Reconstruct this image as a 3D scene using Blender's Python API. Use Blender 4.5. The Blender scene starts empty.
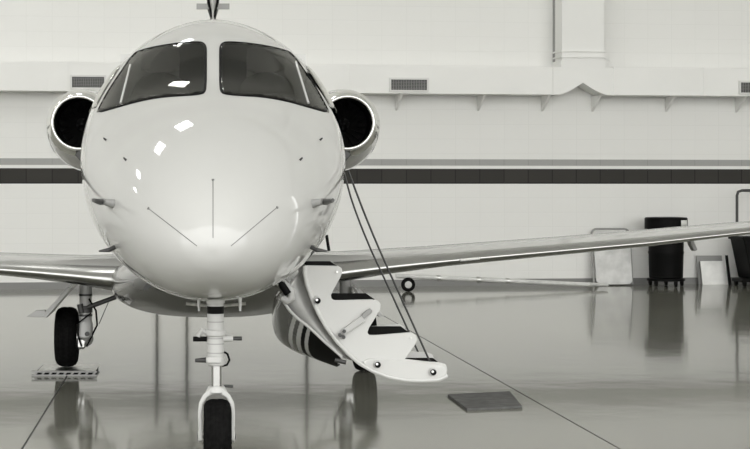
import bpy, bmesh, math, random
import numpy as np
from mathutils import Vector, Matrix
from mathutils.bvhtree import BVHTree
from mathutils.geometry import delaunay_2d_cdt
random.seed(4)
PI = math.pi
S = bpy.context.scene
COL = S.collection

# ------------------------------------------------------------ camera, world, lights, exposure
F, CX, CY, EYE = 1614.0, 213.0, 187.0, 1.55        # focal length in pixels, view axis in the frame, eye height
cd = bpy.data.cameras.new('camera'); cam = bpy.data.objects.new('camera', cd); COL.objects.link(cam)
cam.location = (0, 0, EYE); cam.rotation_euler = (PI/2, 0, 0)
cd.sensor_width = 36; cd.lens = 36*F/750; cd.shift_x = (375-CX)/750; cd.shift_y = -(224.5-CY)/750
cd.clip_end = 200; S.camera = cam
S.view_settings.view_transform = 'Standard'; S.view_settings.look = 'None'
S.view_settings.gamma = 1; S.view_settings.use_curve_mapping = False
S.view_settings.exposure = 0.15
w = bpy.data.worlds.new('world'); S.world = w; w.use_nodes = True
w.node_tree.nodes['Background'].inputs[0].default_value = (1, 1, .98, 1)
w.node_tree.nodes['Background'].inputs[1].default_value = 2.9

def area(name, loc, rot, sx, sy, power):
    l = bpy.data.lights.new(name, 'AREA'); l.shape = 'RECTANGLE'; l.size = sx; l.size_y = sy
    l.energy = power; l.color = (1, 1, .98)
    o = bpy.data.objects.new(name, l); o.location = loc; o.rotation_euler = rot; COL.objects.link(o)
    return o
for x, y in ((-1.7, 17.8), (-3.9, 16.8), (-8.1, 18.2), (-11.5, 19.5)):
    area('ceiling_lamp', (x, y, 8.8), (0, 0, .35), .9, .9, 48)

area('overhead_fill', (1, 14.5, 12.95), (0, 0, 0), 40, 20, 400)  # added fill light as wide as the roof, evens out the room; no real skylight

# ------------------------------------------------------------ materials
TINT = (1.0, .998, .97)
def grey(v): return (v*TINT[0], v*TINT[1], v*TINT[2], 1)
def mat(name, v, rough=.5, metal=0, coat=0, spec=.5, tint=None):
    m = bpy.data.materials.new(name); m.use_nodes = True
    b = m.node_tree.nodes['Principled BSDF']
    b.inputs['Base Color'].default_value = grey(v) if tint is None else tuple(v*t for t in tint)+(1,); b.inputs['Roughness'].default_value = rough
    b.inputs['Metallic'].default_value = metal; b.inputs['Coat Weight'].default_value = coat
    b.inputs['Coat Roughness'].default_value = .04; b.inputs['Specular IOR Level'].default_value = spec
    return m
def noisy(m, v0, v1, scale=6, rough=None):
    nt = m.node_tree; b = nt.nodes['Principled BSDF']
    tc = nt.nodes.new('ShaderNodeTexCoord'); n = nt.nodes.new('ShaderNodeTexNoise'); n.inputs['Scale'].default_value = scale
    n.inputs['Detail'].default_value = 4
    r = nt.nodes.new('ShaderNodeValToRGB'); r.color_ramp.elements[0].color = grey(v0); r.color_ramp.elements[1].color = grey(v1)
    r.color_ramp.elements[0].position = .35; r.color_ramp.elements[1].position = .65
    nt.links.new(tc.outputs['Object'], n.inputs['Vector']); nt.links.new(n.outputs['Fac'], r.inputs[0]); nt.links.new(r.outputs[0], b.inputs['Base Color'])
    return m
M = dict(
    paint=mat('white_paint', .50, .5, 0, 1, spec=0), belly=mat('grey_paint', .13, .2, 0, 1),
    chrome=mat('polished_metal', .8, .14, 1), lead=mat('leading_edge_metal', .42, .24, 1), steel=noisy(mat('brushed_steel', .6, .3, 1), .5, .7, 30),
    dark_steel=mat('dark_steel', .05, .4, .3), black=mat('black_rubber', .012, .6), tyre=noisy(mat('tyre_rubber', .012, .8, spec=.05), .004, .008, 40),
    gearwhite=mat('gear_white', .5, .4, 0, .2), seal=mat('seal_black', .006, .5, spec=.06), line=mat('line_grey', .16, .5),
    blackmat=mat('tread_black', .008, .95, spec=.05), stairwhite=mat('stair_white', .60, .45), duct=noisy(mat('duct_white', .82, .5), .80, .84, .6),
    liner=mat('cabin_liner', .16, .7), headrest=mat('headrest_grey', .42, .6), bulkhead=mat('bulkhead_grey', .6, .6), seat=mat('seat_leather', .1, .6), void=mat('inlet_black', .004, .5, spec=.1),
    fan=mat('fan_blade', .02, .45, .5), greymid=mat('mid_grey', .3, .5), grille=mat('grille_grey', .2, .5),
    bin=mat('bin_plastic', .005, .45, spec=.06), silver=noisy(mat('scuffed_silver', .5, .45, .4), .42, .56, 5), bright=noisy(mat('bright_aluminium', .8, .4, .15), .74, .9, 4),
    label=mat('label_white', .7, .5), floor_line=mat('floor_joint', .05, .7), board=noisy(mat('board_white', .6, .4), .5, .66, 5),
    base=mat('baseboard_grey', .22, .5), cable=mat('cable_dark', .05, .45, .5), mat_grey=noisy(mat('rubber_mat', .1, .7), .07, .12, 12),
)
# windscreen glass: tinted see-through sheet with a fresnel mirror on it
g = bpy.data.materials.new('tinted_glass'); g.use_nodes = True; nt = g.node_tree; nt.nodes.clear()
out = nt.nodes.new('ShaderNodeOutputMaterial'); mx = nt.nodes.new('ShaderNodeMixShader')
tr = nt.nodes.new('ShaderNodeBsdfTransparent'); tr.inputs[0].default_value = grey(.62)
gl = nt.nodes.new('ShaderNodeBsdfGlossy'); gl.inputs['Roughness'].default_value = .02; gl.inputs[0].default_value = grey(.9)
lw = nt.nodes.new('ShaderNodeLayerWeight'); lw.inputs['Blend'].default_value = .5
pw = nt.nodes.new('ShaderNodeMath'); pw.operation = 'POWER'; pw.inputs[1].default_value = 5
fr = nt.nodes.new('ShaderNodeMath'); fr.operation = 'MULTIPLY_ADD'; fr.inputs[1].default_value = .6; fr.inputs[2].default_value = .005
nt.links.new(lw.outputs['Facing'], pw.inputs[0]); nt.links.new(pw.outputs[0], fr.inputs[0])
nt.links.new(fr.outputs[0], mx.inputs[0]); nt.links.new(tr.outputs[0], mx.inputs[1]); nt.links.new(gl.outputs[0], mx.inputs[2]); nt.links.new(mx.outputs[0], out.inputs[0])
M['glass'] = g
g2 = g.copy(); g2.name = 'side_glass'
for n_ in g2.node_tree.nodes:
    if n_.type == 'MATH' and n_.operation == 'MULTIPLY_ADD': n_.inputs[2].default_value = .45
M['side_glass'] = g2

# ------------------------------------------------------------ helpers
W = {}
def at(px, py, Y): return Vector(((px-CX)/F*Y, Y, EYE-(py-CY)/F*Y))

class MB:
    def __init__(s, T=None): s.v = []; s.f = []; s.mi = []; s.T = T
    def add(s, vs, fs, mi=0):
        o = len(s.v)
        for p in vs:
            p = Vector(p); s.v.append(s.T @ p if s.T else p)
        for f in fs: s.f.append([i+o for i in f]); s.mi.append(mi)
        return s
    def box(s, a, b, mi=0):
        (x0, y0, z0), (x1, y1, z1) = a, b
        vs = [(x0,y0,z0),(x1,y0,z0),(x1,y1,z0),(x0,y1,z0),(x0,y0,z1),(x1,y0,z1),(x1,y1,z1),(x0,y1,z1)]
        return s.add(vs, [(0,3,2,1),(4,5,6,7),(0,1,5,4),(1,2,6,5),(2,3,7,6),(3,0,4,7)], mi)
    def rings(s, rings, cap=True, closed=True, mi=0):
        n = len(rings[0]); vs = [p for r in rings for p in r]; fs = []
        for i in range(len(rings)-1):
            for j in range(n if closed else n-1):
                k = (j+1) % n; fs.append((i*n+j, i*n+k, (i+1)*n+k, (i+1)*n+j))
        if cap and closed: fs.append(list(range(n))[::-1]); fs.append([(len(rings)-1)*n+j for j in range(n)])
        return s.add(vs, fs, mi)
    def tube(s, pts, r, n=12, cap=True, mi=0, loop=False):
        pts = [Vector(p) for p in pts]; R = []; N = len(pts); up = None
        for i, p in enumerate(pts):
            if loop: t = pts[(i+1) % N]-pts[i-1]
            else: t = pts[min(i+1, N-1)]-pts[max(i-1, 0)]
            t.normalize()
            if up is None: up = Vector((0, 0, 1)) if abs(t.z) < .9 else Vector((1, 0, 0))
            a = t.cross(up).normalized(); b = a.cross(t).normalized(); up = b
            rr = r[i] if isinstance(r, (list, tuple)) else r
            R.append([p+a*math.cos(2*PI*k/n)*rr+b*math.sin(2*PI*k/n)*rr for k in range(n)])
        if loop: R.append(R[0]); cap = False
        return s.rings(R, cap, True, mi)
    def lathe(s, prof, c, axis='Y', n=48, closed_prof=False, mi=0):
        c = Vector(c); R = []
        for (t, r) in prof:
            ring = []
            for k in range(n):
                a = 2*PI*k/n; u, v = r*math.cos(a), r*math.sin(a)
                ring.append(c+Vector({'Y': (u, t, v), 'X': (t, u, v), 'Z': (u, v, t)}[axis]))
            R.append(ring)
        if closed_prof: R.append(R[0])
        return s.rings(R, not closed_prof, True, mi)
    def prism(s, poly, off, mi=0):
        off = Vector(off); n = len(poly); vs = [Vector(p) for p in poly]+[Vector(p)+off for p in poly]
        return s.add(vs, [list(range(n)), [n+i for i in range(n)][::-1]]+[(i, n+i, n+(i+1) % n, (i+1) % n) for i in range(n)], mi)

def obj(name, mb, m, parent=None, smooth=True, bevel=0, solid=0, angle=35, seg=2):
    c = sum(mb.v, Vector())/len(mb.v)
    if parent is None: c.z = min(p.z for p in mb.v)
    me = bpy.data.meshes.new(name); me.from_pydata([p-c for p in mb.v], [], mb.f)
    ms = m if isinstance(m, (list, tuple)) else [m]
    for x in ms: me.materials.append(x)
    for p, i in zip(me.polygons, mb.mi): p.material_index = i
    bm = bmesh.new(); bm.from_mesh(me); bmesh.ops.remove_doubles(bm, verts=bm.verts, dist=1e-5)
    bmesh.ops.recalc_face_normals(bm, faces=bm.faces)
    bm.to_mesh(me); bm.free()
    if smooth: me.shade_smooth() if hasattr(me, 'shade_smooth') else None
    o = bpy.data.objects.new(name, me); COL.objects.link(o)
    if smooth:
        try: me.set_sharp_from_angle(angle=math.radians(angle))
        except Exception: pass
    if solid:
        q = o.modifiers.new('solid', 'SOLIDIFY'); q.thickness = solid; q.offset = 0
    if bevel:
        q = o.modifiers.new('bevel', 'BEVEL'); q.width = bevel; q.segments = seg; q.limit_method = 'ANGLE'; q.angle_limit = math.radians(40)
    if parent is not None: o.parent = parent; o.location = c-W[parent.name]
    else: o.location = c
    W[o.name] = c.copy()
    return o
def tag(o, label, cat, group=None):
    o['label'] = label; o['category'] = cat
    if group: o['group'] = group
    return o
def thing(name, label, cat, loc, group=None):
    o = bpy.data.objects.new(name, None); COL.objects.link(o); o.location = loc; o.empty_display_size = .2
    W[o.name] = Vector(loc); return tag(o, label, cat, group)
def part(name, parent, loc):
    o = bpy.data.objects.new(name, None); COL.objects.link(o); o.parent = parent; o.empty_display_size = .1
    o.location = Vector(loc)-W[parent.name]; W[o.name] = Vector(loc); return o
def struct(name, mb, m, **k):
    o = obj(name, mb, m, **k); o['kind'] = 'structure'; return o

# ------------------------------------------------------------ the hangar
PL0 = Vector((-213/F*24.4, 24.4, 0)); PL1 = Vector((537/F*25.9, 25.9, 0))
TD = (PL1-PL0).normalized(); ND = Vector((TD.y, -TD.x, 0))          # along the wall, out of the wall towards the room
WT = Matrix(((TD.x, ND.x, 0, PL0.x), (TD.y, ND.y, 0, PL0.y), (0, 0, 1, 0), (0, 0, 0, 1)))   # wall frame: u, out, z
def uz(px, py, n=0):
    P = PL0+ND*n; a = (px-CX)/F; u = (a*P.y-P.x)/(TD.x-a*TD.y); Y = P.y+u*TD.y
    return u, EYE-(py-CY)/F*Y

# back wall: painted block, grey band, white line and dark band
mw = bpy.data.materials.new('block_wall'); mw.use_nodes = True; nt = mw.node_tree; b = nt.nodes['Principled BSDF']; L = nt.links.new
b.inputs['Roughness'].default_value = .6; b.inputs['Specular IOR Level'].default_value = .25
tc = nt.nodes.new('ShaderNodeTexCoord'); sp = nt.nodes.new('ShaderNodeSeparateXYZ'); cb = nt.nodes.new('ShaderNodeCombineXYZ')
L(tc.outputs['Object'], sp.inputs[0]); L(sp.outputs['X'], cb.inputs['X']); L(sp.outputs['Z'], cb.inputs['Y'])
def brick(mortar, c1, c2, cm):
    t = nt.nodes.new('ShaderNodeTexBrick'); t.offset = 0; t.inputs['Scale'].default_value = 1; t.inputs['Brick Width'].default_value = .393
    t.inputs['Row Height'].default_value = .23; t.inputs['Mortar Size'].default_value = mortar; t.inputs['Mortar Smooth'].default_value = .3
    k_ = (lambda v: (v, v*.93, v*.82, 1)) if c1 < .1 else grey
    t.inputs['Color1'].default_value = k_(c1); t.inputs['Color2'].default_value = k_(c2); t.inputs['Mortar'].default_value = k_(cm)
    L(cb.outputs[0], t.inputs['Vector']); return t
def gt(th):
    n = nt.nodes.new('ShaderNodeMath'); n.operation = 'GREATER_THAN'; n.inputs[1].default_value = th; L(sp.outputs['Z'], n.inputs[0]); return n.outputs[0]
bw = brick(.006, .80, .795, .77); bd = brick(.008, .030, .038, .010); bg = brick(.006, .36, .37, .30)
cur = bw.outputs['Color']
def band(z0, z1, src):
    global cur
    sub = nt.nodes.new('ShaderNodeMath'); sub.operation = 'SUBTRACT'; L(gt(z0), sub.inputs[0]); L(gt(z1), sub.inputs[1])
    mxn = nt.nodes.new('ShaderNodeMix'); mxn.data_type = 'RGBA'; L(sub.outputs[0], mxn.inputs['Factor']); L(cur, mxn.inputs['A'])
    if isinstance(src, float): mxn.inputs['B'].default_value = grey(src)
    else: L(src, mxn.inputs['B'])
    cur = mxn.outputs['Result']
band(1.575, 1.60, .8); band(1.60, 1.835, bd.outputs['Color']); band(1.835, 1.885, .8); band(1.885, 1.985, bg.outputs['Color'])
L(cur, b.inputs['Base Color'])
bmp = nt.nodes.new('ShaderNodeBump'); bmp.inputs['Strength'].default_value = .25; bmp.inputs['Distance'].default_value = .004
nz = nt.nodes.new('ShaderNodeMath'); nz.operation = 'SUBTRACT'; nz.inputs[0].default_value = 1; L(bw.outputs['Fac'], nz.inputs[1]); L(nz.outputs[0], bmp.inputs['Height']); L(bmp.outputs[0], b.inputs['Normal'])
# origin at the floor line of the wall so that its own z is height
def wall_obj(name, u0, u1, z1, m):
    me = bpy.data.meshes.new(name); q = MB().box((u0, -.3, 0), (u1, 0, z1))
    me.from_pydata(q.v, [], q.f); me.materials.append(m); bm = bmesh.new(); bm.from_mesh(me); bmesh.ops.recalc_face_normals(bm, faces=bm.faces); bm.to_mesh(me); bm.free()
    o = bpy.data.objects.new(name, me); COL.objects.link(o); o.matrix_world = WT; o['kind'] = 'structure'; return o
wall_obj('wall_back', -17, 24, 13.0, mw)
plain = mat('wall_plain', .8, .6)
struct('wall_left', MB().box((-20, 4, 0), (-19.7, 24, 13)), plain)
struct('wall_right', MB().box((22, 4, 0), (22.3, 28, 13)), plain)
mc = mat('ceiling_deck', .75, .7)
struct('ceiling', MB().box((-20, -2, 13), (22.3, 30, 13.2)), mc)
struct('baseboard_back', MB(WT).box((-14, 0, 0), (17, .02, .105)), M['base'])

mf = bpy.data.materials.new('epoxy_floor'); mf.use_nodes = True; nt = mf.node_tree; b = nt.nodes['Principled BSDF']; L = nt.links.new
tc = nt.nodes.new('ShaderNodeTexCoord'); n1 = nt.nodes.new('ShaderNodeTexNoise'); n1.inputs['Scale'].default_value = .5; n1.inputs['Detail'].default_value = 6
L(tc.outputs['Object'], n1.inputs['Vector'])
r = nt.nodes.new('ShaderNodeValToRGB'); r.color_ramp.elements[0].color = (.20, .198, .168, 1); r.color_ramp.elements[1].color = (.255, .253, .215, 1)
r.color_ramp.elements[0].position = .35; r.color_ramp.elements[1].position = .65
L(n1.outputs['Fac'], r.inputs[0]); L(r.outputs[0], b.inputs['Base Color'])
b.inputs['Roughness'].default_value = .085; b.inputs['IOR'].default_value = 1.5
n2 = nt.nodes.new('ShaderNodeTexNoise'); n2.inputs['Scale'].default_value = 1.6; n2.inputs['Detail'].default_value = 3
L(tc.outputs['Object'], n2.inputs['Vector'])
bmp = nt.nodes.new('ShaderNodeBump'); bmp.inputs['Strength'].default_value = .2; bmp.inputs['Distance'].default_value = .01
L(n2.outputs['Fac'], bmp.inputs['Height']); L(bmp.outputs[0], b.inputs['Normal'])
struct('floor', MB().box((-40, -40, -.3), (40, 30, 0)), mf)
def gp(px, py): 
    Y = F*EYE/(py-CY); return Vector(((px-CX)/F*Y, Y, 0))
def joint(name, p, q, wd=.006):
    d = (q-p).normalized(); n = Vector((d.y, -d.x, 0))*wd
    struct(name, MB().prism([p+n, q+n, q-n, p-n], (0, 0, .0015)), M['floor_line'])
a, bb = gp(336, 289), gp(620, 449); joint('trim_1', a, bb+(bb-a)*.2, .0035)
a, bb = gp(72, 368), gp(22, 449); joint('trim_2', a, bb+(bb-a)*.2)

# downpipes standing behind the aircraft (seen mirrored in the floor)
for i, px in enumerate((157, 187, 307)):
    u, _ = uz(px, 200, .05)
    struct('trim_%d' % (i+3), MB(WT).tube([(u, .05, .01), (u, .05, 2.6)], .02), M['dark_steel'])

# air duct along the wall
N0 = .42
u0, zt = uz(-60, 66.5, N0); u1, _ = uz(810, 66.5, N0)
ZT, ZB = 3.415, 2.985
duct = thing('air_duct', 'long white rectangular air duct running along the block wall above the stripe', 'duct', WT @ Vector((uz(470, 80)[0], 0, ZB)))
seams = [-60, 49, 68, 350, 553, 614, 704, 810]
us = [uz(p, 80, N0)[0] for p in seams]
ur0, ur1 = uz(562, 40, N0)[0], uz(604, 40, N0)[0]
cutL, cutR = us[4], us[5]
for a, bb in zip(us[:-1], us[1:]):
    if abs(a-cutL) < 1e-6: continue
    q = MB(WT).box((a+.004, .02, ZB), (bb-.004, N0, ZT))
    q.box((a-.012, .015, ZB-.008), (a+.012, N0+.008, ZT+.008))
    obj('duct_section', q, M['duct'], duct, smooth=False)
# branch piece with two curved throats meeting in a point, and the riser above it
um = (ur0+ur1)/2
def pts_arc(p, c, q, n=10):
    return [((1-t)**2*p[0]+2*t*(1-t)*c[0]+t*t*q[0], (1-t)**2*p[1]+2*t*(1-t)*c[1]+t*t*q[1]) for t in [i/n for i in range(n+1)]]
pk = ZB+.19
poly = [(cutL, ZT), (cutL, ZB)]+pts_arc((cutL+.1, ZB), (um-.25, ZB+.02), (um, pk))+pts_arc((um, pk), (um+.25, ZB+.02), (cutR-.1, ZB))[1:]+[(cutR, ZB), (cutR, ZT), (ur1+.02, ZT), (ur1+.02, ZT+.1), (ur0-.02, ZT+.1), (ur0-.02, ZT)]
obj('duct_branch', MB(WT).prism([(u, .02, z) for u, z in poly], (0, N0-.02, 0)), M['duct'], duct, smooth=False)
q = MB(WT).box((ur0, .02, ZT+.1), (ur1, N0, 12.9))
obj('duct_riser', q, M['duct'], duct, smooth=False)
zz = uz(583, 54, N0)[1]
for dz in (-.045, .045):
    obj('riser_flange', MB(WT).box((ur0-.02, .01, zz+dz-.012), (ur1+.02, N0+.02, zz+dz+.012)), M['duct'], duct, smooth=False)
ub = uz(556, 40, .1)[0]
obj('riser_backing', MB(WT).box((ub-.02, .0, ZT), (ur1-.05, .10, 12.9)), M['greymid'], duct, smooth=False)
for px in (403, 486, 551, 602, 677, 748):
    u = uz(px, 96, N0)[0]
    q = MB(WT).prism([(u-.018, .0, ZB), (u-.018, N0-.04, ZB), (u-.018, .0, ZB-.24)], (.036, 0, 0))
    obj('bracket', q, M['duct'], duct, smooth=False)
for (x0, x1) in ((70, 106), (389, 428.5), (738.5, 778)):
    a, z1 = uz(x0, 78, N0); bb, z0 = uz(x1, 92.5, N0)
    z0, z1 = 3.01, 3.225
    fr_ = MB(WT)
    t = .028
    fr_.box((a, N0, z0), (bb, N0+.03, z0+t)).box((a, N0, z1-t), (bb, N0+.03, z1)).box((a, N0, z0+t), (a+t, N0+.03, z1-t)).box((bb-t, N0, z0+t), (bb, N0+.03, z1-t))
    vg = obj('vent_frame', fr_, M['label'], duct, smooth=False)
    obj('vent_back', MB(WT).box((a+t, N0+.001, z0+t), (bb-t, N0+.005, z1-t)), M['dark_steel'], vg, smooth=False)
    gq = MB(WT)
    nn = 7
    for i in range(1, nn): 
        z = z0+t+(z1-z0-2*t)*i/nn; gq.box((a+t, N0+.006, z-.004), (bb-t, N0+.02, z+.004))
    nn = 14
    for i in range(1, nn):
        u = a+t+(bb-a-2*t)*i/nn; gq.box((u-.004, N0+.006, z0+t), (u+.004, N0+.018, z1-t))
    obj('vent_louvre', gq, M['grille'], vg, smooth=False)

# ------------------------------------------------------------ the aircraft
plane = thing('business_jet', 'white twin engine business jet parked nose on with its airstair open', 'airplane', (0, 12, 0))
ST = np.array([  # Y, half width, top, bottom, height of the widest line
    (7.95, .02, 1.30, 1.24, 1.27), (7.97, .10, 1.36, 1.185, 1.27), (8.03, .19, 1.435, 1.115, 1.275), (8.15, .30, 1.54, 1.045, 1.29), (8.35, .42, 1.665, .985, 1.33),
    (8.65, .535, 1.81, .94, 1.40), (9.0, .635, 1.945, .915, 1.48), (9.4, .725, 2.07, .905, 1.56),
    (9.75, .785, 2.20, .90, 1.63), (10.1, .825, 2.375, .90, 1.69), (10.45, .858, 2.54, .90, 1.735), (10.8, .885, 2.655, .90, 1.76),
    (11.2, .903, 2.71, .90, 1.775), (12, .907, 2.72, .90, 1.775), (14.2, .907, 2.72, .92, 1.78), (15.5, .80, 2.70, 1.10, 1.85), (17, .55, 2.62, 1.5, 2.05), (18.5, .26, 2.5, 1.95, 2.25), (19.3, .06, 2.42, 2.28, 2.35)])
def pchip(x, y):
    h = np.diff(x); d = np.diff(y)/h; m = np.zeros_like(y)
    for i in range(1, len(x)-1):
        if d[i-1]*d[i] > 0:
            w1 = 2*h[i]+h[i-1]; w2 = h[i]+2*h[i-1]; m[i] = (w1+w2)/(w1/d[i-1]+w2/d[i])
    m[0] = d[0]; m[-1] = d[-1]
    def ev(t):
        i = int(min(max(np.searchsorted(x, t)-1, 0), len(x)-2)); s = (t-x[i])/h[i]
        return (1+2*s)*(1-s)**2*y[i]+s*(1-s)**2*h[i]*m[i]+s*s*(3-2*s)*y[i+1]+s*s*(s-1)*h[i]*m[i+1]
    return ev
fW, fT, fB, fM = [pchip(ST[:, 0], ST[:, k]) for k in (1, 2, 3, 4)]
NTH = 256
def ring(Y, off=0, n=NTH):
    wd, zt_, zb_, zm = max(fW(Y)-off, .003), fT(Y)-off, fB(Y)+off, fM(Y)
    nu = 2.0+(1.86-2.0)*min(max((Y-9)/1.8, 0), 1); R = []
    for k in range(n):
        a = 2*PI*k/n; c, s = math.cos(a), math.sin(a); e = nu if s > 0 else 2.05
        x = wd*math.copysign(abs(c)**(2/e), c); h = (zt_-zm) if s > 0 else (zm-zb_)
        R.append(Vector((x, Y, zm+h*math.copysign(abs(s)**(2/e), s))))
    return R
ys = [7.95, 7.952, 7.956, 7.963]+list(np.arange(7.97, 8.1, .01))+list(np.arange(8.1, 9.0, .03))+list(np.arange(9.0, 11.3, .0125))+list(np.arange(11.3, 19.31, .1))
full = MB().rings([ring(y) for y in ys])
bvh = BVHTree.FromPolygons(full.v, full.f)

def inpoly(x, y, poly):
    c = False; j = len(poly)-1
    for i in range(len(poly)):
        (xi, yi), (xj, yj) = poly[i], poly[j]
        if (yi > y) != (yj > y) and x < (xj-xi)*(y-yi)/(yj-yi)+xi: c = not c
        j = i
    return c
def dens(poly, step, closed=True):
    o = []; n = len(poly)
    for i in range(n if closed else n-1):
        a, q = Vector(poly[i]), Vector(poly[(i+1) % n]); m_ = max(1, int((q-a).length/step))
        for k in range(m_): o.append(tuple(a.lerp(q, k/m_)))
    if not closed: o.append(tuple(poly[-1]))
    return o
def chaikin(poly, n=2):
    for _ in range(n):
        o = []
        for i in range(len(poly)):
            a, q = Vector(poly[i]), Vector(poly[(i+1) % len(poly)]); o += [tuple(a.lerp(q, .25)), tuple(a.lerp(q, .75))]
        poly = o
    return poly
EYEV = Vector((0, 0, EYE))
def ray_front(p):
    d = (at(p[0], p[1], 10)-EYEV).normalized(); h = bvh.ray_cast(EYEV, d)
    if h[0] is None: return None, None
    n = h[1] if h[1].dot(d) < 0 else -h[1]
    return h[0], n
def ray_side(sgn):
    def r(p):
        o = Vector((sgn*4, p[0], p[1])); d = Vector((-sgn, 0, 0)); h = bvh.ray_cast(o, d)
        n = h[1] if h[1].dot(d) < 0 else -h[1]
        return h[0], n
    return r
def patch(poly, step, ray, off):
    bd = dens(poly, step); n = len(bd)
    xs = [p[0] for p in bd]; zs = [p[1] for p in bd]; pts = [Vector(p) for p in bd]
    x = min(xs)
    while x < max(xs):
        y = min(zs)
        while y < max(zs):
            if inpoly(x, y, bd) and min((Vector((x, y))-q).length for q in pts[:n]) > step*.5: pts.append(Vector((x, y)))
            y += step
        x += step
    vs, _, fs, *_r = delaunay_2d_cdt(pts, [(i, (i+1) % n) for i in range(n)], [], 1, 1e-6)
    q = MB(); V = []; ok = []
    for p in vs:
        h, nn = ray(p); V.append(h+nn*off if h else Vector()); ok.append(h is not None)
    return q.add(V, [f for f in fs if all(ok[i] for i in f)])
def on(poly, ray, off, step, closed=True):
    o = []
    for p in dens(poly, step, closed):
        h, nn = ray(p)
        if h: o.append(h+nn*off)
    return o

# window outlines: the two windscreens seen from ahead, the side panes and the door seen from the side
WL = [(136, 52.5), (146, 49.3), (156, 47), (168, 45), (180, 43.4), (195, 42.3), (202.5, 42.8), (205.2, 46.5), (205.4, 55), (205.2, 88), (203, 93.5), (196, 95), (182, 95.8), (166, 96.7), (150, 99), (136, 102), (116, 107.5), (97.5, 112.3), (102, 103), (108, 92), (115, 81), (122, 71), (129, 60.5)]
WR = [(2*213-x, y) for x, y in WL]
def face_side_poly():
    # the rear edge of the windscreen, carried round the side
    e = [ray_front(p)[0] for p in ((126, 66), (117, 80), (108, 94), (101, 106))]
    fr_ = [(p.y+.15, p.z) for p in e]
    return fr_
e = face_side_poly()
SIDE = e[:1]+[(e[0][0]+.16, e[0][1]+.02), (e[0][0]+.30, e[0][1]-.02), (e[0][0]+.36, e[0][1]-.10), (e[0][0]+.34, e[0][1]-.28), (e[0][0]+.24, e[-1][1]+.03), (e[-1][0]+.14, e[-1][1])]+e[::-1][:-1]
DOOR = [(10.33, 1.10), (10.31, 1.5), (10.33, 2.0), (10.39, 2.22), (10.50, 2.30), (10.76, 2.30), (10.87, 2.22), (10.93, 2.0), (10.95, 1.5), (10.93, 1.06), (10.85, 1.0), (10.45, 1.0)]
def tester(c):
    if 8.9 < c.y < 11.2 and c.z > 1.9:
        px, py = CX+F*c.x/c.y, CY-F*(c.z-EYE)/c.y
        if inpoly(px, py, WL) or inpoly(px, py, WR):
            return True
        if inpoly(c.y, c.z, SIDE) and abs(c.x) > .3: return True
    if c.x > .35 and inpoly(c.y, c.z, DOOR): return True
    return False
def holed(mb):
    q = MB(); q.v = mb.v
    for f in mb.f:
        c = sum((mb.v[i] for i in f), Vector())/len(f)
        if not tester(c): q.f.append(f); q.mi.append(0)
    return q
fus = obj('fuselage', holed(full), M['paint'], plane, angle=60)
lin = MB().rings([ring(y, .035, 128) for y in np.arange(8.9, 14.0, .025)])
obj('cabin_lining', holed(lin), M['liner'], fus, angle=60)

for poly in (WL, WR):
    ws = obj('windscreen', patch(poly, 2.0, ray_front, .004), M['glass'], plane, solid=.006, angle=80)
    obj('window_seal', MB().tube(on(chaikin(poly, 1), ray_front, -.003, 1.5), .011, 8, loop=True), M['seal'], ws)
for sgn in (-1, 1):
    r_ = ray_side(sgn)
    sw = obj('side_window', patch(SIDE, .03, r_, .004), M['side_glass'], plane, solid=.006, angle=80)
    obj('window_seal', MB().tube(on(chaikin(SIDE, 1), r_, -.002, .03), .004, 8, loop=True), M['seal'], sw)
for pp in (((131, 66), (121.5, 104)), ((295, 63), (307.5, 104))):
    obj('windscreen_post', MB().tube(on([pp[0], pp[1]], ray_front, .008, 3, False), .008, 8), M['gearwhite'], plane)
# cockpit behind the glass
q = MB().rings([[Vector((x, y, z)) for x, z in ((-.55+s_, 1.9), (.55-s_, 1.9), (.5-s_, zc), (-.5+s_, zc))] for y, s_, zc in ((9.75, .12, 2.05), (9.95, .05, 2.12), (10.2, 0, 2.13))])
obj('glareshield', q, M['seal'], plane, bevel=.02)
for sgn in (-1, 1):
    q = MB().rings([[Vector((sgn*.36+wd*math.cos(a), 10.98+.10*(z-1.6)+.07*math.sin(a), z)) for a in [2*PI*k/20 for k in range(20)]] for z, wd in ((1.35, .2), (1.6, .23), (2.1, .225), (2.24, .18), (2.30, .13), (2.33, .06))])
    s_ = obj('cockpit_seat', q, M['seat'], plane)
    q = MB().rings([[Vector((sgn*.36+wd*math.cos(a), 11.02+.06*math.sin(a), z)) for a in [2*PI*k/20 for k in range(20)]] for z, wd in ((2.33, .08), (2.35, .13), (2.49, .13), (2.52, .07))])
    obj('headrest', q, M['headrest'], s_)
for sgn in (-1, 1):
    obj('cabin_bulkhead', MB().box((.24 if sgn > 0 else -.66, 11.5, 1.1), (.66 if sgn > 0 else -.24, 11.53, 2.5)), M['bulkhead'], plane, smooth=False)

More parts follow.
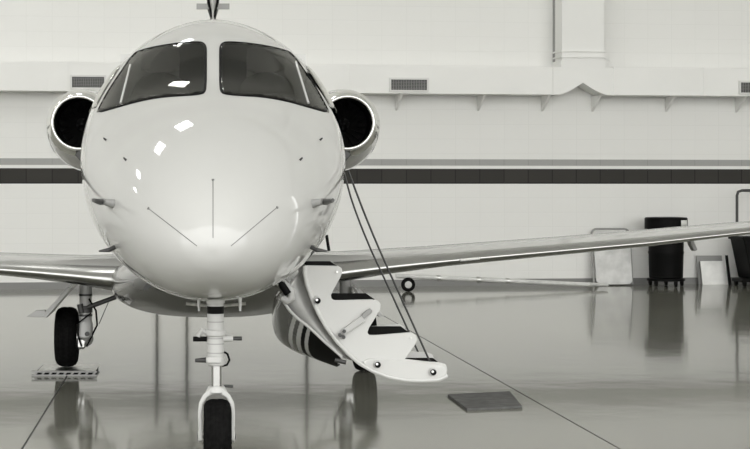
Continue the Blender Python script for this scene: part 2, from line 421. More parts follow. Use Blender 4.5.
# nose strips and probes
for l in (((213, 180), (213, 238)), ((148.5, 208.5), (197, 246)), ((277, 207.5), (231, 246))):
    obj('diverter_strip', MB().tube(on(list(l), ray_front, .0005, 3, False), .002, 6), M['line'], plane)
    h, nn = ray_front(l[0]); 
    obj('strip_stud', MB().tube([h-nn*.002, h+nn*.004], .007, 10), M['line'], plane)
for sgn in (-1, 1):
    h, nn = ray_front((213+sgn*99.5, 203.5))
    pr = obj('pitot_mount', MB().tube([h-nn*.01, h+nn*.03, h+nn*.055+Vector((0, -.01, 0))], [.028, .02, .016], 12), M['greymid'], plane)
    t0 = h+nn*.055
    obj('pitot_tube', MB().tube([t0+Vector((0, .06, 0)), t0+Vector((sgn*.02, -.02, 0)), t0+Vector((sgn*.045, -.16, .01))], [.017, .017, .010], 12), M['dark_steel'], pr)
    h, nn = ray_front((213+sgn*98, 247))
    q = MB().tube([h-nn*.02, h+nn*.035+Vector((0, -.01, .0)), h+nn*.10+Vector((0, .03, .022))], [.012, .013, .005], 8)
    obj('sensor_vane', q, M['dark_steel'], plane, smooth=False)
    for (px, py) in ((213+sgn*107, 140), (213+sgn*87, 160)):
        h, nn = ray_front((px, py)); 
        obj('ice_probe', MB().tube([h-nn*.005, h+nn*.02], [.008, .004], 8), M['dark_steel'], plane)
h, nn = ray_front((322, 238))
obj('door_grip', MB().tube([at(326.5, 235, 10.3), at(329, 251, 10.3)], .010, 8), M['seal'], plane)
obj('belly_antenna', MB().prism([at(149, 280, 10.6), at(155, 283, 10.6), at(146, 291, 10.6), at(143, 288, 10.6)], (0, .12, 0)), M['dark_steel'], plane, smooth=False)
# nose wheel fairing lip, belly fairing
q = MB()
R = []
for y, wd, zb_, zt_ in ((10.9, .30, .90, 1.0), (11.3, .55, .74, 1.03), (11.8, .72, .60, 1.06), (12.3, .775, .555, 1.08), (14.6, .775, .56, 1.1), (15.4, .55, .75, 1.15), (16, .2, 1.15, 1.3)):
    rr = []
    for k in range(64):
        a = 2*PI*k/64; c, s = math.cos(a), math.sin(a)
        rr.append(Vector((wd*math.copysign(abs(c)**.8, c), y, (zb_+zt_)/2+(zt_-zb_)/2*math.copysign(abs(s)**.8, s))))
    R.append(rr)
obj('belly_fairing', q.rings(R), M['belly'], plane, angle=60)

# wings
def airfoil(ch, th, n=36):
    up, lo = [], []
    for i in range(n+1):
        x = (1-math.cos(PI*i/n))/2; t = 5*th*(.2969*math.sqrt(x)-.126*x-.3516*x*x+.2843*x**3-.1036*x**4); cam_ = .015*4*x*(1-x)
        up.append((x*ch, (cam_+t)*ch)); lo.append((x*ch, (cam_-t)*ch))
    return up[::-1]+lo[1:]          # trailing edge -> over the top -> leading edge -> below
ROLL = math.radians(.85)
RM = Matrix.Translation((0, 0, .85)) @ Matrix.Rotation(-ROLL, 4, 'Y') @ Matrix.Translation((0, 0, -.85))
WS = [(.55, 12.2, .835, 2.4, .14), (.8, 12.36, .85, 2.15, .128), (1.03, 12.47, .872, 1.95, .115), (1.4, 12.5, .91, 1.85, .098), (1.85, 12.54, .948, 1.75, .085), (2.65, 12.6, 1.005, 1.6, .08), (3.43, 12.67, 1.06, 1.48, .075), (4.23, 12.75, 1.13, 1.35, .065), (5.6, 12.88, 1.20, 1.12, .065), (6.15, 12.98, 1.23, 1.0, .065), (6.28, 13.15, 1.245, .75, .05)]
for sgn in (-1, 1):
    secs = []
    for (x, y, z, ch, th) in WS:
        secs.append([RM @ Vector((sgn*x, y+a, z+b_)) for a, b_ in airfoil(ch, th)])
    n = len(secs[0]); mid = n//2; i0, i1 = mid-6, mid+7
    q = MB(); q.rings([s[:i0+1] for s in secs], closed=False); q.rings([s[i1:] for s in secs], closed=False)
    q.add(secs[-1], [list(range(n))])
    wing = obj('wing', q, M['paint'], plane, angle=50)
    lead = obj('leading_edge', MB().rings([s[i0:i1+1] for s in secs], closed=False), M['lead'], wing, angle=80)
    if sgn > 0:
        p = secs[3][mid]
        a, q_ = [secs[4][mid].lerp(secs[5][mid], t_)+Vector((0, -.008, .0)) for t_ in (.09, .28)]
        obj('stall_strip', MB().tube([a, q_], .010, 8), M['label'], wing)
    # drain mast below the outer wing
    q = MB().prism([at(213+sgn*dx, py, 13.1) for dx, py in ((476, 236), (480, 236), (482, 243), (485, 250), (481.5, 251.5), (478, 245))], (0, .1, 0))
    obj('vent_mast', q, M['greymid'], wing, smooth=False, bevel=.01)
    # wing root fillet
    # aileron gap
    # gear door under the wing
    D_ = 13.25
    pts = [at(213+sgn*a, b_, D_) for a, b_ in ((141, 288), (146, 288), (171, 316), (167, 318))]
    gd = obj('gear_door', MB().prism(pts, (0, .55, 0)), M['greymid'] if False else M['gearwhite'], wing, smooth=False, bevel=.004)
    pts = [at(213+sgn*a, b_, D_+.02) for a, b_ in ((165, 317.5), (168, 310), (178, 311), (187, 317))]
    if sgn < 0: obj('gear_door_flange', MB().prism(pts, (0, .06, 0)), M['gearwhite'], gd, smooth=False, bevel=.004)

# engines
for sgn in (-1, 1):
    ex, ez, ey = sgn*1.167, 2.11, 14.0
    c = (ex, ey, ez)
    prof_lip = [(.10, .205), (.05, .207), (.015, .213), (0, .224), (.005, .236), (.03, .252), (.07, .268), (.14, .29)]
    prof_nac = [(.14, .29), (.3, .325), (.55, .358), (.9, .37), (1.3, .365), (1.7, .33), (2.0, .27), (2.0, .25), (1.7, .27)]
    nac = obj('engine_nacelle', MB().rings([[Vector((ex-sgn*.035*min(1, (t-.14)/.5)+r*math.cos(2*PI*k/64), ey+t, ez-.05*min(1, (t-.14)/.5)+r*math.sin(2*PI*k/64))) for k in range(64)] for t, r in prof_nac], cap=False), M['paint'], plane, angle=50)
    obj('intake_lip', MB().rings([[Vector((ex+r*math.cos(2*PI*k/64), ey+t, ez+r*math.sin(2*PI*k/64))) for k in range(64)] for t, r in prof_lip], cap=False), M['chrome'], nac, angle=80)
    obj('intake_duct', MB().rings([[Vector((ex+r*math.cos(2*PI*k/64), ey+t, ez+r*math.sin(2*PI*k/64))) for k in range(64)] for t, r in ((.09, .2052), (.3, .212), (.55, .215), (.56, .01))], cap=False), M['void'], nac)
    q = MB()
    for k in range(18):
        a = 2*PI*k/18; ring_ = []
        for r, tw in ((.06, .6), (.13, .9), (.205, 1.1)):
            ta = .028*math.cos(tw)+.006; dy = .03
            v = [Vector((ex+r*math.cos(a+s*ta/r*.8), ey+.47+s*dy*math.cos(tw), ez+r*math.sin(a+s*ta/r*.8))) for s in (-1, 1)]
            ring_.append(v)
        q.rings([[*x, x[1]+Vector((0, .004, 0)), x[0]+Vector((0, .004, 0))] for x in ring_])
    obj('fan_blades', q, M['fan'], nac, smooth=False)
    obj('fan_spinner', MB().lathe([(.34, .004), (.36, .02), (.40, .042), (.48, .066)], c, 'Y', 32), M['fan'], nac)
    for k in range(6):
        a = 2*PI*k/6+.3; p = Vector((ex+.045*math.cos(a), ey+.398, ez+.045*math.sin(a)))
        obj('spinner_bolt', MB().tube([p, p+Vector((0, -.012, 0))], .0035, 6), M['dark_steel'], nac)
    obj('exhaust_cone', MB().lathe([(1.5, .2), (1.8, .17), (2.3, .03)], c, 'Y', 32), M['dark_steel'], nac)
    q = MB().rings([[Vector((sgn*x, y, z)) for y, z in ((14.25+dy, 1.93+dz), (14.5, 2.01+dz), (15.6, 2.01+dz), (15.9, 1.95+dz), (15.6, 1.88+dz), (14.5, 1.87+dz))] for x, dy, dz in ((.6, 0, -.02), (.86, .05, 0), (1.0, .15, .03))])
    py_ = obj('engine_pylon', q, M['greymid'], plane, angle=50)
    obj('pylon_scoop', MB().prism([at(213+sgn*dx, y_, 14.02) for dx, y_ in ((124, 149), (133, 149.5), (138.5, 154.5), (133, 161), (124, 168))], (0, .35, 0)), M['dark_steel'], py_, bevel=.01)

# tail: fin, bullet and tailplane
R = []
for z, y0, ch, hw in ((2.5, 16.9, 3.0, .03), (3.0, 17.8, 2.4, .03), (3.48, 18.24, 2.1, .022), (3.54, 18.26, 2.1, .022), (3.68, 18.3, 2.0, .075), (3.8, 18.33, 1.9, .08), (4.45, 18.7, 1.7, .08)):
    rr = []
    for k in range(24):
        a = 2*PI*k/24; xx = (1-math.cos(a))/2
        rr.append(Vector((.0+hw*math.sin(a)*(1.25-.5*xx), y0+ch*xx, z)))
    R.append(rr)
fin = obj('tail_fin', MB().rings(R), M['paint'], plane, angle=60)
for sgn in (-1, 1):
    P_ = lambda dx, py: at(213+sgn*dx, py, 18.4)
    obj('fin_boot', MB().prism([P_(.5, 17.5), P_(2.8, 17.5), P_(3.0, 12), P_(5.6, 4), P_(6.5, -6), P_(1.5, -6), P_(.8, 3), P_(.3, 10)], (0, .6, 0)), M['seal'], fin, smooth=False)
    obj('fin_strake', MB().prism([P_(4.5, 3.5), P_(16.5, 3.5), P_(16.5, 9), P_(3.5, 9)], (0, .04, 0)) , M['greymid'], fin, smooth=False)
    secs = [[Vector((sgn*x, y+a, z+b_)) for a, b_ in airfoil(ch, .1, 16)] for x, y, z, ch in ((.03, 18.85, 4.42, 1.3), (2.5, 19.4, 4.46, .7))]
    q = MB().rings(secs)
    obj('tailplane', q, M['paint'], plane, angle=50)

# nose gear
GX = 2/F*8.82
def gpnt(px, py, dy=0): return at(px, py, 8.82+dy)
ng = part('nose_gear', plane, (GX, 8.82, 0))
def vtube(px, y0, y1, wpx, m, name, par=None, bevel=0, n=24):
    r_ = wpx/2/183
    return obj(name, MB().tube([gpnt(px, y0), gpnt(px, y1)], r_, n), m, par or ng, bevel=bevel)
vtube(215.5, 280, 298, 11, M['steel'], 'upper_pin')
vtube(215.5, 297, 359, 16.5, M['gearwhite'], 'shock_strut', bevel=.004)
vtube(215.5, 306, 313.5, 17, M['seal'], 'strut_placard')
vtube(215.5, 297, 304, 18.5, M['gearwhite'], 'top_collar', bevel=.004)
vtube(215.5, 329, 336, 20.5, M['gearwhite'], 'steering_collar', bevel=.008)
vtube(215.5, 356, 365.5, 18, M['gearwhite'], 'lower_collar', bevel=.008)
vtube(216.5, 364, 388, 10, M['lead'], 'piston')
obj('door_link', MB().tube([gpnt(186, 303.5, .06), gpnt(215, 306.5, .06), gpnt(246, 303.5, .06)], .009, 8), M['steel'], ng)
for px in (199, 240):
    obj('link_fitting', MB().tube([gpnt(px, 297, .05), gpnt(px, 311, .05)], [.012, .006], 8), M['gearwhite'], ng)
obj('steering_actuator', MB().tube([gpnt(193, 339), gpnt(207, 339)], .014, 12), M['seal'], ng)
obj('actuator_bracket', MB().tube([gpnt(198, 336, -.01), gpnt(202, 330, -.02), gpnt(208, 334, -.01)], .013, 10), M['gearwhite'], ng)
obj('tow_pin', MB().tube([gpnt(222, 338.5), gpnt(233, 338.5)], .018, 14), M['gearwhite'], ng)
obj('tow_pin_tip', MB().tube([gpnt(233, 338.5), gpnt(242, 338.5)], .011, 14), M['dark_steel'], ng)
obj('torque_link', MB().tube([gpnt(195, 360.5), gpnt(208, 360)], [.010, .016], 12), M['dark_steel'], ng)
obj('brake_hose', MB().tube([gpnt(224, 352), gpnt(227.5, 354), gpnt(229.5, 360), gpnt(227, 365), gpnt(222, 366)], .006, 8), M['seal'], ng)
obj('lower_fitting', MB().box(tuple(gpnt(206, 364, -.06)), tuple(gpnt(222, 356, -.03))), M['gearwhite'], ng, bevel=.01)
# arch-shaped fork
arch = [(201, 441), (200.3, 425), (200, 412), (201, 403), (205, 396), (211, 391.5), (216.5, 390), (222, 391.5), (228, 396), (232, 403), (233, 412), (232.7, 425), (232, 441)]
outer = []
R = []
cxp = 216.5
for i, (px, py) in enumerate(arch):
    p = Vector((px, py)); t = (Vector(arch[min(i+1, 12)])-Vector(arch[max(i-1, 0)])).normalized(); n_ = Vector((-t.y, t.x))
    hw = 2.1+1.6*max(0, 1-abs(px-cxp)/14)
    a, b_ = p+n_*hw, p-n_*hw
    R.append([gpnt(*a, -.045), gpnt(*b_, -.045), gpnt(*b_, .045), gpnt(*a, .045)])
obj('wheel_fork', MB().rings(R), M['gearwhite'], ng, bevel=.006, angle=50)
for px in (200.5, 232.5):
    obj('axle_lug', MB().tube([gpnt(px-2.4, 436), gpnt(px+2.4, 436)], .034, 20), M['gearwhite'], ng, bevel=.004)
    obj('axle_nut', MB().tube([gpnt(px-3.2, 436), gpnt(px+3.2, 436)], .017, 6), M['dark_steel'], ng)
for py in (321, 337.5, 343, 352):
    obj('strut_ring', MB().tube([gpnt(215.5, py), gpnt(215.5, py+1)], 8.5/183, 24), M['greymid'], ng)
obj('fork_crown', MB().tube([gpnt(216.5, 386), gpnt(216.5, 392)], [.045, .06], 20), M['gearwhite'], ng, bevel=.004)
obj('fork_spigot', MB().tube([gpnt(224, 386), gpnt(233, 386.5)], .008, 8), M['dark_steel'], ng)
obj('axle', MB().tube([gpnt(198, 434.5), gpnt(235, 434.5)], .014, 16), M['steel'], ng)
def tyre_prof(wd, r0, r1):
    h = wd/2; rs = r1-r0
    half = [(h*.62, r0), (h*.86, r0+rs*.12), (h, r0+rs*.42), (h*.97, r0+rs*.68), (h*.82, r0+rs*.87), (h*.5, r0+rs*.975), (h*.46, r0+rs*.965), (h*.42, r0+rs*.985), (h*.14, r0+rs*1.0), (h*.11, r0+rs*.985), (h*.05, r0+rs*.985)]
    return half+[(-a, b_) for a, b_ in half[::-1]]
obj('tyre', MB().lathe(tyre_prof(.153, .09, .196), (at(217.5, 434.5, 8.82).x, 8.82, .196), 'X', 64, True), M['tyre'], ng, angle=50)
obj('wheel_rim', MB().lathe([(-.045, .095), (-.05, .08), (-.02, .05), (.02, .05), (.05, .08), (.045, .095)], (at(217.5, 434.5, 8.82).x, 8.82, .196), 'X', 40), M['gearwhite'], ng)
# main gear
for sgn in (-1, 1):
    D_ = 13.62; zb_ = .035 if sgn < 0 else 0
    x0, xt = (-1.065, -1.232) if sgn < 0 else (1.11, 1.278)
    mg = part('main_gear', plane, (sgn*1.15, D_, zb_))
    obj('tyre', MB().lathe(tyre_prof(.185, .12, .252), (xt, D_, .252+zb_), 'X', 64, True), M['tyre'], mg, angle=50)
    obj('wheel_rim', MB().lathe([(-.06, .125), (-.075, .11), (-.05, .05), (.05, .05), (.075, .11), (.06, .125)], (xt, D_, .252+zb_), 'X', 40), M['gearwhite'], mg)
    obj('brake_disc', MB().lathe([(-.05, .10), (-.05, .105), (.03, .105), (.03, .06)], ((x0+xt)/2-sgn*.03, D_, .252+zb_), 'X', 32), M['steel'], mg, bevel=.004)
    obj('axle', MB().tube([(x0-sgn*.02, D_, .252+zb_), (xt, D_, .252+zb_)], .03, 16), M['gearwhite'], mg)
    obj('shock_strut', MB().tube([(x0, D_-.12, .86), (x0, D_-.12, .42)], .052, 24), M['gearwhite'], mg)
    obj('strut_piston', MB().tube([(x0, D_-.12, .45), (x0, D_-.12, .36)], .040, 20), M['chrome'], mg)
    obj('strut_collar', MB().tube([(x0, D_-.12, .56), (x0, D_-.12, .50)], .058, 24), M['dark_steel'], mg, bevel=.004)
    obj('trailing_link', MB().tube([(x0, D_-.14, .42), (x0, D_-.15, .33), (x0, D_-.06, .27), (x0, D_, .25+zb_)], [.06, .065, .06, .05], 20), M['gearwhite'], mg)
    obj('link_bolt', MB().tube([(x0-.02*sgn, D_-.23, .33), (x0-.02*sgn, D_-.2, .33)], .02, 10), M['dark_steel'], mg)
    obj('hydraulic_hose', MB().tube([(x0-sgn*.03, D_-.17, .62), (x0-sgn*.09, D_-.17, .52), (x0-sgn*.10, D_-.17, .40), (x0-sgn*.05, D_-.17, .30), (x0-sgn*.01, D_-.17, .22)], .008, 8), M['seal'], mg)
    for z in (.64, .47):
        obj('hose_clamp', MB().tube([(x0, D_-.12, z), (x0, D_-.12, z+.018)], .057, 20), M['dark_steel'], mg)
    obj('brake_caliper', MB().box((min(x0, x0+sgn*.07), D_-.16, .17+zb_), (max(x0, x0+sgn*.07), D_-.05, .25+zb_)), M['steel'], mg, bevel=.01)
    obj('brake_line', MB().tube([(x0-sgn*.05, D_-.2, .50), (x0+sgn*.055, D_-.2, .42), (x0+sgn*.06, D_-.19, .32), (x0+sgn*.03, D_-.18, .22)], .007, 8), M['seal'], mg)
    a, b_ = at(213+sgn*131, 309.5, D_-.16), at(213+sgn*97, 297, D_-.16)
    obj('side_brace', MB().tube([a, b_], .020, 14), M['dark_steel'], mg)
    obj('brace_knuckle', MB().tube([at(213+sgn*133, 304, D_-.16), at(213+sgn*131, 313, D_-.16)], .028, 12), M['dark_steel'], mg)
    obj('bleed_cable', MB().tube([at(213+sgn*104, 301, D_-.16), at(213+sgn*114, 324, D_-.16)], .004, 6), M['cable'], mg)

# airstair: the door swung down, with steps on its inner face
DF, DR = 10.30, 10.95
stair = part('airstair', plane, at(350, 340, 10.6))
PAN = [(303.5, 266.5), (306, 265.5), (338, 266), (341.5, 268), (342.5, 272), (340, 278), (334, 289), (331, 295), (331.5, 298.5), (334.5, 300.5), (352, 300), (372, 299.5), (378, 301), (381, 304.5), (380, 310), (374, 320), (369, 328), (367.5, 332.5), (369, 335), (373, 335.5), (398, 333.5), (411, 332.5), (416, 335.5), (417.6, 340), (415, 345), (405, 359), (425, 361.5), (439, 362.5), (446, 364.5), (447.5, 370), (446, 377), (437, 381), (420, 381.8), (403, 381), (387, 378), (371, 372), (358, 364.5), (346, 354), (335, 342), (325, 328.5), (317, 314.5), (310.6, 300), (305.5, 286), (303, 274)]
pan3 = [at(x, y, DF) for x, y in PAN]
def fillpoly(p3, off):
    vs, _, fs, *_r = delaunay_2d_cdt([Vector((p.x, p.z)) for p in p3], [(i, (i+1) % len(p3)) for i in range(len(p3))], [], 1, 1e-6)
    return MB().prism(p3, off)
for y in (DF, DR-.03):
    q = MB().prism([Vector((p.x, y, p.z)) for p in pan3], (0, .03, 0))
    sp_ = obj('stair_side', q, M['stairwhite'], stair, smooth=False, bevel=.004)
treads = ((307, 338, 266), (333, 376, 300), (369.5, 413, 335), (405, 447, 368.5))
for (x0, x1, yy) in treads:
    a, b_ = at(x0, yy, DF), at(x1, yy, DF)
    z = a.z
    q = MB().box((a.x, DF+.031, z-.03), (b_.x, DR-.031, z-.002)); obj('stair_tread', q, M['stairwhite'], stair, smooth=False, bevel=.003)
    q = MB().box((a.x, DF+.031, z-.002), (b_.x-.005, DR-.031, z+.003)); obj('tread_mat', q, M['blackmat'], stair, smooth=False, bevel=.003)
p1, p2 = at(356, 334, DF), at(369, 318, DF)
obj('stair_riser', MB().prism([at(355, 334, DR-.06), at(370, 334, DR-.06), at(369, 316, DR-.06)], (0, .02, 0)), M['blackmat'], stair, smooth=False)
# lower cheek plate on the front side
CH = [(363, 361.5), (369, 358.5), (385, 359), (439, 364), (446, 366), (446.5, 375), (437, 379.5), (420, 380), (403, 379), (387, 375.5), (372, 369.5), (365, 365.5)]
obj('cheek_plate', MB().prism([at(x, y, DF-.02) for x, y in CH], (0, .02, 0)), M['stairwhite'], stair, smooth=False, bevel=.005)
# edge moulding along the curved stringer
EDGE = [(303.3, 267), (303, 274), (305.5, 286), (310.6, 300), (317, 314.5), (325, 328.5), (335, 342), (346, 354), (358, 364.5), (371, 372), (387, 378), (403, 381), (420, 381.8), (437, 381), (446, 377)]
ed = [at(x+1.5, y-1.2, DF-.008) for x, y in EDGE]
obj('stringer_moulding', MB().tube(ed, .014, 10), M['stairwhite'], stair)
for (px, py) in ((317, 300), (377, 364), (432.5, 371.5)):
    p = at(px, py, DF-.02)
    rb = obj('roller_boss', MB().tube([p+Vector((0, .03, 0)), p+Vector((0, -.012, 0))], .026, 20), M['gearwhite'], stair, bevel=.003)
    obj('roller_bolt', MB().tube([p+Vector((.003, -.008, -.003)), p+Vector((.003, -.026, -.003))], .019, 16), M['seal'], stair)
    obj('bolt_head', MB().tube([p+Vector((-.003, -.02, .003)), p+Vector((-.003, -.032, .003))], .009, 6), M['steel'], stair)
for (px, py) in ((439, 367), (365, 362), (411, 338), (337, 272)):
    p = at(px, py, DF-.015)
    obj('rivet', MB().tube([p+Vector((0, .03, 0)), p+Vector((0, -.008, 0))], .006, 10), M['steel'], stair)
# handle lever and latch
lv = MB().prism([at(344.5, 335, DF-.03), at(341.5, 330, DF-.03), at(362, 315.5, DF-.03), at(366, 321, DF-.03)], (0, .03, 0))
obj('lever', lv, M['gearwhite'], stair, smooth=False, bevel=.004)
lv = MB().prism([at(363, 318, DF-.034), at(361.5, 314.5, DF-.034), at(370, 308.5, DF-.034), at(372.5, 310.5, DF-.034), at(371.5, 313, DF-.034), at(364, 319, DF-.034)], (0, .03, 0))
obj('lever_grip', lv, M['greymid'], stair, smooth=False, bevel=.004)
for (px, py) in ((340, 335), (344, 331), (343.5, 337)):
    p = at(px, py, DF-.02); obj('latch', MB().tube([p+Vector((0, .03, 0)), p+Vector((0, -.02, 0))], .012, 8), M['dark_steel'], stair)
# outer skin of the door with its livery, and the lining between skin and stringer
FRc = [(281, 294), (284.5, 303), (290, 311), (297, 318), (305, 324), (312, 330), (319, 336.5), (326, 343), (334, 350), (342, 357)]
RRc = [(279, 291), (273.8, 305), (272.5, 318), (274.5, 330), (280, 340), (288, 346.5), (298, 352), (311, 356.5), (325, 361), (340, 364.5)]
def resample(c, n):
    c = [Vector(p) for p in c]; L_ = [0]
    for a, b_ in zip(c[:-1], c[1:]): L_.append(L_[-1]+(b_-a).length)
    xs = pchip(np.array(L_), np.array([p.x for p in c])); ys_ = pchip(np.array(L_), np.array([p.y for p in c]))
    return [(xs(L_[-1]*i/(n-1)), ys_(L_[-1]*i/(n-1))) for i in range(n)]
NU, NV = 60, 130
fa, ra = resample(FRc, NV), resample(RRc, NV)
rows = []
for i in range(NU+1):
    t = i/NU; rows.append([at(*fa[j], DF+.02).lerp(at(*ra[j], DR), t)+Vector((-.03, 0, -.03))*math.sin(PI*t) for j in range(NV)])
q = MB()
vs = [p for r_ in rows for p in r_]; fs = []; mi = []
for i in range(NU):
    for j in range(NV-1):
        fs.append((i*NV+j, i*NV+j+1, (i+1)*NV+j+1, (i+1)*NV+j)); v = j/(NV-1); t = i/NU
        k = 0
        s_ = v-.28-.36*t
        if s_ > 0:
            for lo, hi, kk in ((0, .05, 1), (.05, .10, 0), (.10, .155, 1), (.155, .205, 2), (.205, .25, 1), (.25, 2, 2)):
                if lo <= s_ < hi: k = kk
        mi.append(k)
q.add(vs, fs); q.mi = mi
door_grey = mat('door_grey', .12, .22, 0, 1)
obj('door_skin', q, [door_grey, M['paint'], M['seal']], stair, solid=.012, angle=80)
obj('door_edge_seal', MB().tube([at(x, y, DF+.01) for x, y in FRc], .009, 8), M['gearwhite'], stair)
pe = resample([(303.5, 267), (303.5, 276), (305.5, 286), (310.6, 300), (317, 314.5), (325, 328.5), (335, 342), (346, 354), (352, 360)], 20); fe = resample(FRc, 20)
q = MB(); q.rings([[at(*p, DF+.035) for p in fe], [at(*p, DF+.06) for p in pe]], closed=False)
obj('door_lining', q, M['silver'], stair, solid=.01)
obj('hinge_arm', MB().tube([at(281, 297, DF-.02), at(287, 301, DF-.02), at(291, 298, DF-.02), at(291.5, 291, DF-.02), at(287, 286, DF-.02), at(281, 281, DF-.0)], [.02, .026, .026, .024, .022, .02], 12), M['gearwhite'], stair)
obj('hinge_roller', MB().tube([at(280, 282, DF-.05), at(288, 294, DF-.05)], .024, 14), M['seal'], stair)
obj('hinge_cap', MB().tube([at(276, 284, DF-.05), at(283, 280, DF-.05)], .018, 14), M['steel'], stair)
obj('door_catch', MB().tube([at(335, 360, DF), at(346, 362.5, DF)], .014, 10), M['dark_steel'], stair)
for pts, y in ((((344, 172), (351, 198), (358.8, 220), (366.8, 240), (392, 295), (419, 354)), DR-.015), (((348, 170), (359, 199.5), (367, 220), (375.3, 240), (402, 300), (430.5, 363)), DF+.015)):
    c_ = resample(pts, 16)
    obj('support_cable', MB().tube([at(*p, y) for p in c_], .0065, 8), M['cable'], stair)
# ------------------------------------------------------------ things on the floor
# plate under the wheel
y0, y1 = 13.22, 13.82
xa, xb = (31.5-CX)/F*y0, (97-CX)/F*y0
tp = thing('wheel_plate', 'flat metal plate with slotted front edge under the left main wheel', 'plate', ((xa+xb)/2, 13.5, 0))
obj('plate_top', MB().box((xa+.04, y0+.03, .028), (xb-.02, y1, .034)), M['steel'], tp, smooth=False)
obj('plate_body', MB().box((xa+.03, y0+.02, 0), (xb-.03, y1-.01, .028)), M['seal'], tp, smooth=False)
obj('plate_rim', MB().box((xa, y0, 0), (xb, y0+.02, .012)).box((xa, y0, .030), (xb, y0+.03, .042)), M['greymid'], tp, smooth=False)
for k in range(9):
    x = xa+(xb-xa)*(k+.5)/9
    obj('rim_rib', MB().prism([(x-.012, y0+.001, .012), (x+.008, y0+.001, .012), (x+.022, y0+.001, .030), (x+.002, y0+.001, .030)], (0, .015, 0)), M['greymid'], tp, smooth=False)
# mat
c4 = [gp(447.5, 396.5), gp(510, 393.5), gp(522.5, 408.5), gp(467, 411)]
tag(obj('floor_mat', MB().prism(c4, (0, 0, .018)), M['mat_grey'], None, smooth=False, bevel=.004), 'dark grey rectangular mat lying flat on the glossy floor', 'mat')
# tow bar
wy = 24.0
def tp_(px, py, Y=wy): return at(px, py, Y)
tow = thing('tow_bar', 'long pale tow bar with one small black wheel lying by the wall', 'tow bar', (at(500, 287, wy).x, wy, 0))
pa, pb = at(396, 276, wy), at(604, 287, wy)
pb.z = .06; pb.y = wy+.5; pb.x = (604-CX)/F*pb.y
obj('bar_tube', MB().tube([pa, pa.lerp(pb, .5), pb], [.035, .035, .03], 14), M['board'], tow)
for t in (.2, .39, .53):
    p = pa.lerp(pb, t); d = (pb-pa).normalized(); obj('bar_collar', MB().tube([p-d*.03, p+d*.03], .045, 14), M['steel'], tow)
wr = .105
wc = Vector((at(408, 282, wy-.08).x, wy-.1, wr))
obj('wheel', MB().lathe(tyre_prof(.06, .042, wr), wc, 'Y', 40, True), M['tyre'], tow)
obj('wheel_hub', MB().lathe([(-.034, .03), (-.03, .052), (.03, .044), (.034, .03)], wc, 'Y', 24), M['gearwhite'], tow)
obj('wheel_bracket', MB().tube([wc+Vector((0, .05, 0)), pa.lerp(pb, .06)+Vector((0, 0, .02))], .016, 8), M['steel'], tow)
for d in (-.05, .05):
    obj('fork_prong', MB().tube([pb+Vector((-.3, 0, 0)), pb+Vector((-.22, d, .02)), pb+Vector((.05, d, .0))], .022, 10), M['gearwhite'], tow)
# framed board leaning on the wall
def wbox(u0, u1, n0, n1, z0, z1): return MB(WT).box((u0, n0, z0), (u1, n1, z1))
uL, _ = uz(594, 260, .2); uR, _ = uz(632.5, 260, .2); zt_ = uz(613, 229, .12)[1]
bd = thing('framed_board', 'pale scuffed board in rounded tube frame leaning on wall left of black bin', 'board', WT @ Vector(((uL+uR)/2, .2, 0)))
lean = lambda z: .20-.13*z/zt_
rc = .09
fr_pts = [(uL, 0.02)]+[(uL, zt_-rc)]+[(uL+rc-rc*math.cos(a), zt_-rc+rc*math.sin(a)) for a in (.4, .8, 1.2, 1.57)]+[(uR-rc+rc*math.sin(a), zt_-rc+rc*math.cos(a)) for a in (0, .4, .8, 1.2, 1.57)]+[(uR, .02)]
obj('board_frame', MB(WT).tube([(u, lean(z), z) for u, z in fr_pts], .017, 10), M['greymid'], bd)
poly = [(uL+.03, .02+.05), (uL+.08, .02), (uR-.06, .02), (uR-.01, .06), (uR-.01, zt_-.24), (uL+.02, zt_-.24)]
obj('board_panel', MB(WT).prism([(u, lean(z)+.01, z) for u, z in poly], (0, .02, 0)), M['silver'], bd, smooth=False)
poly = [(uL+.01, zt_-.22), (uR-.01, zt_-.22), (uR-.03, zt_-.05), (uR-.08, zt_-.015), (uL+.08, zt_-.015), (uL+.03, zt_-.05)]
obj('board_top', MB(WT).prism([(u, lean(z)-.005, z) for u, z in poly], (0, .015, 0)), M['board'], bd, smooth=False)
# rubbish bin on a wheeled base
ub, _ = uz(666, 260, .5); zb = uz(666, 217, .5)[1]
bc = WT @ Vector((ub, .5, 0))
bn = thing('rubbish_bin', 'tall round black rubbish bin on a wheeled base against the wall', 'bin', bc)
obj('bin_body', MB().lathe([(.13, .24), (.14, .255), (.5, .265), (.53, .272), (.56, .265), (zb-.18, .275)], bc, 'Z', 48), M['bin'], bn, bevel=.004)
obj('bin_lid', MB().lathe([(zb-.19, .27), (zb-.185, .325), (zb-.02, .325), (zb-.005, .31), (zb, .2), (zb+.002, .02)], bc, 'Z', 48), M['bin'], bn)
q = MB(); q.rings([[bc+Vector((.328*math.cos(a_), .328*math.sin(a_), z)) for a_ in [math.radians(-62+k*4) for k in range(8)]] for z in (zb-.14, zb-.045)], closed=False)
obj('lid_label', q, M['label'], bn, solid=.004)
obj('bin_dolly', MB().lathe([(.085, .25), (.09, .29), (.125, .29), (.13, .25)], bc, 'Z', 48), M['bin'], bn)
for k in range(5):
    a = 2*PI*k/5-PI/2+.35; p = bc+Vector((.25*math.cos(a), .25*math.sin(a), .038))
    cs = obj('caster_wheel', MB().lathe([(-.02, .01), (-.018, .036), (.018, .036), (.02, .01)], p, 'X', 20), M['bin'], bn)
    obj('caster_fork', MB().box(p+Vector((-.028, -.01, .0)), p+Vector((.028, .012, .055))), M['bin'], cs, smooth=False)
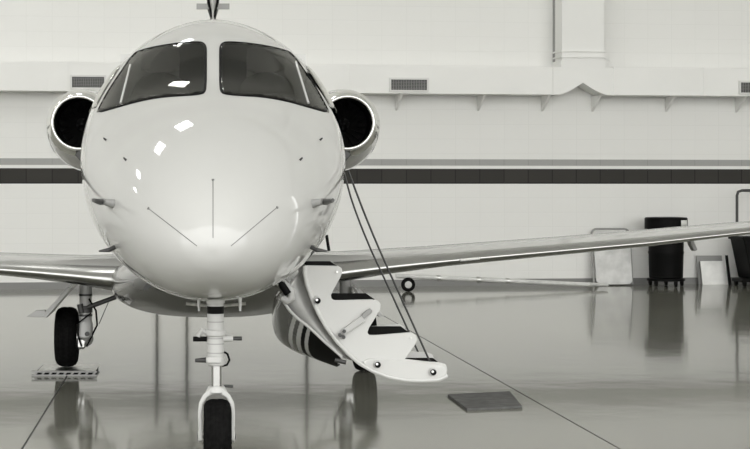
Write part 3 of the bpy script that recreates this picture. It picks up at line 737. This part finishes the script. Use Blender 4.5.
# metal panels
def leaner(name, px0, px1, py0, n0, n1, m, label, cat, t=.012, base=None):
    a, _ = uz(px0, 270, n0); b_, _ = uz(px1, 270, n0); z1 = uz((px0+px1)/2, py0, n1)[1]
    q = MB(WT).prism([(a, n0, 0), (b_, n0, 0), (b_, n1, z1), (a, n1, z1)], (0, t, 0))
    return tag(obj(name, q, m, None, smooth=False, bevel=.003), label, cat)
leaner('metal_panel', 702.5, 728, 261, .22, .13, M['bright'], 'bright square aluminium panel leaning upright on the wall right of the bin', 'panel')
leaner('grey_panel', 698.5, 724, 255.5, .13, .04, M['greymid'], 'dull grey panel leaning on the wall behind the bright aluminium panel', 'panel')
u, _ = uz(727, 270, .42); z1 = uz(727, 255, .2)[1]
tag(obj('black_plank', MB(WT).prism([(u+.075, .30, 0), (u+.12, .30, 0), (u+.075, .265, z1), (u+.035, .265, z1)], (0, .03, 0)), M['bin'], None, smooth=False, bevel=.004), 'slim black upright plank between the bright aluminium panel and the black cart', 'plank')
# black cart with a pipe handle
uA, zA = uz(729.5, 237, .3); uB, _ = uz(738, 280, .3)
ct = thing('utility_cart', 'black wheeled cart with tall bent pipe handle at the right edge', 'cart', WT @ Vector((uA+.5, .55, 0)))
obj('cart_body', MB(WT).prism([(uA, .30, zA), (uB, .30, .12), (uB+.8, .30, .12), (uA+1.05, .30, zA)], (0, .5, 0)), M['bin'], ct, smooth=False, bevel=.02)
obj('cart_base', MB(WT).box((uB-.16, .42, .07), (uB+.85, .78, .12)), M['bin'], ct, smooth=False, bevel=.01)
obj('cart_rim', MB(WT).box((uA-.02, .28, zA-.03), (uA+1.07, .82, zA+.02)), M['bin'], ct, smooth=False, bevel=.01)
up_, zp = uz(737, 190.5, .5)
obj('pipe_handle', MB(WT).tube([(up_, .5, zA-.05), (up_, .5, zp-.08), (up_+.02, .5, zp-.02), (up_+.08, .5, zp), (up_+.8, .5, zp), (up_+.86, .5, zp-.06), (up_+.86, .5, zA-.05)], .022, 12), M['dark_steel'], ct)
obj('side_strut', MB(WT).tube([(uA+.18, .83, .55), (uA+.42, .83, .66)], .014, 8), M['greymid'], ct)
for du, n_ in ((-.08, .4), (-.08, .7), (.75, .4), (.75, .7)):
    p = WT @ Vector((uB+du, n_, .05))
    obj('caster_wheel', MB().lathe([(-.02, .012), (-.018, .05), (.018, .05), (.02, .012)], p, 'X', 20), M['bin'], ct)
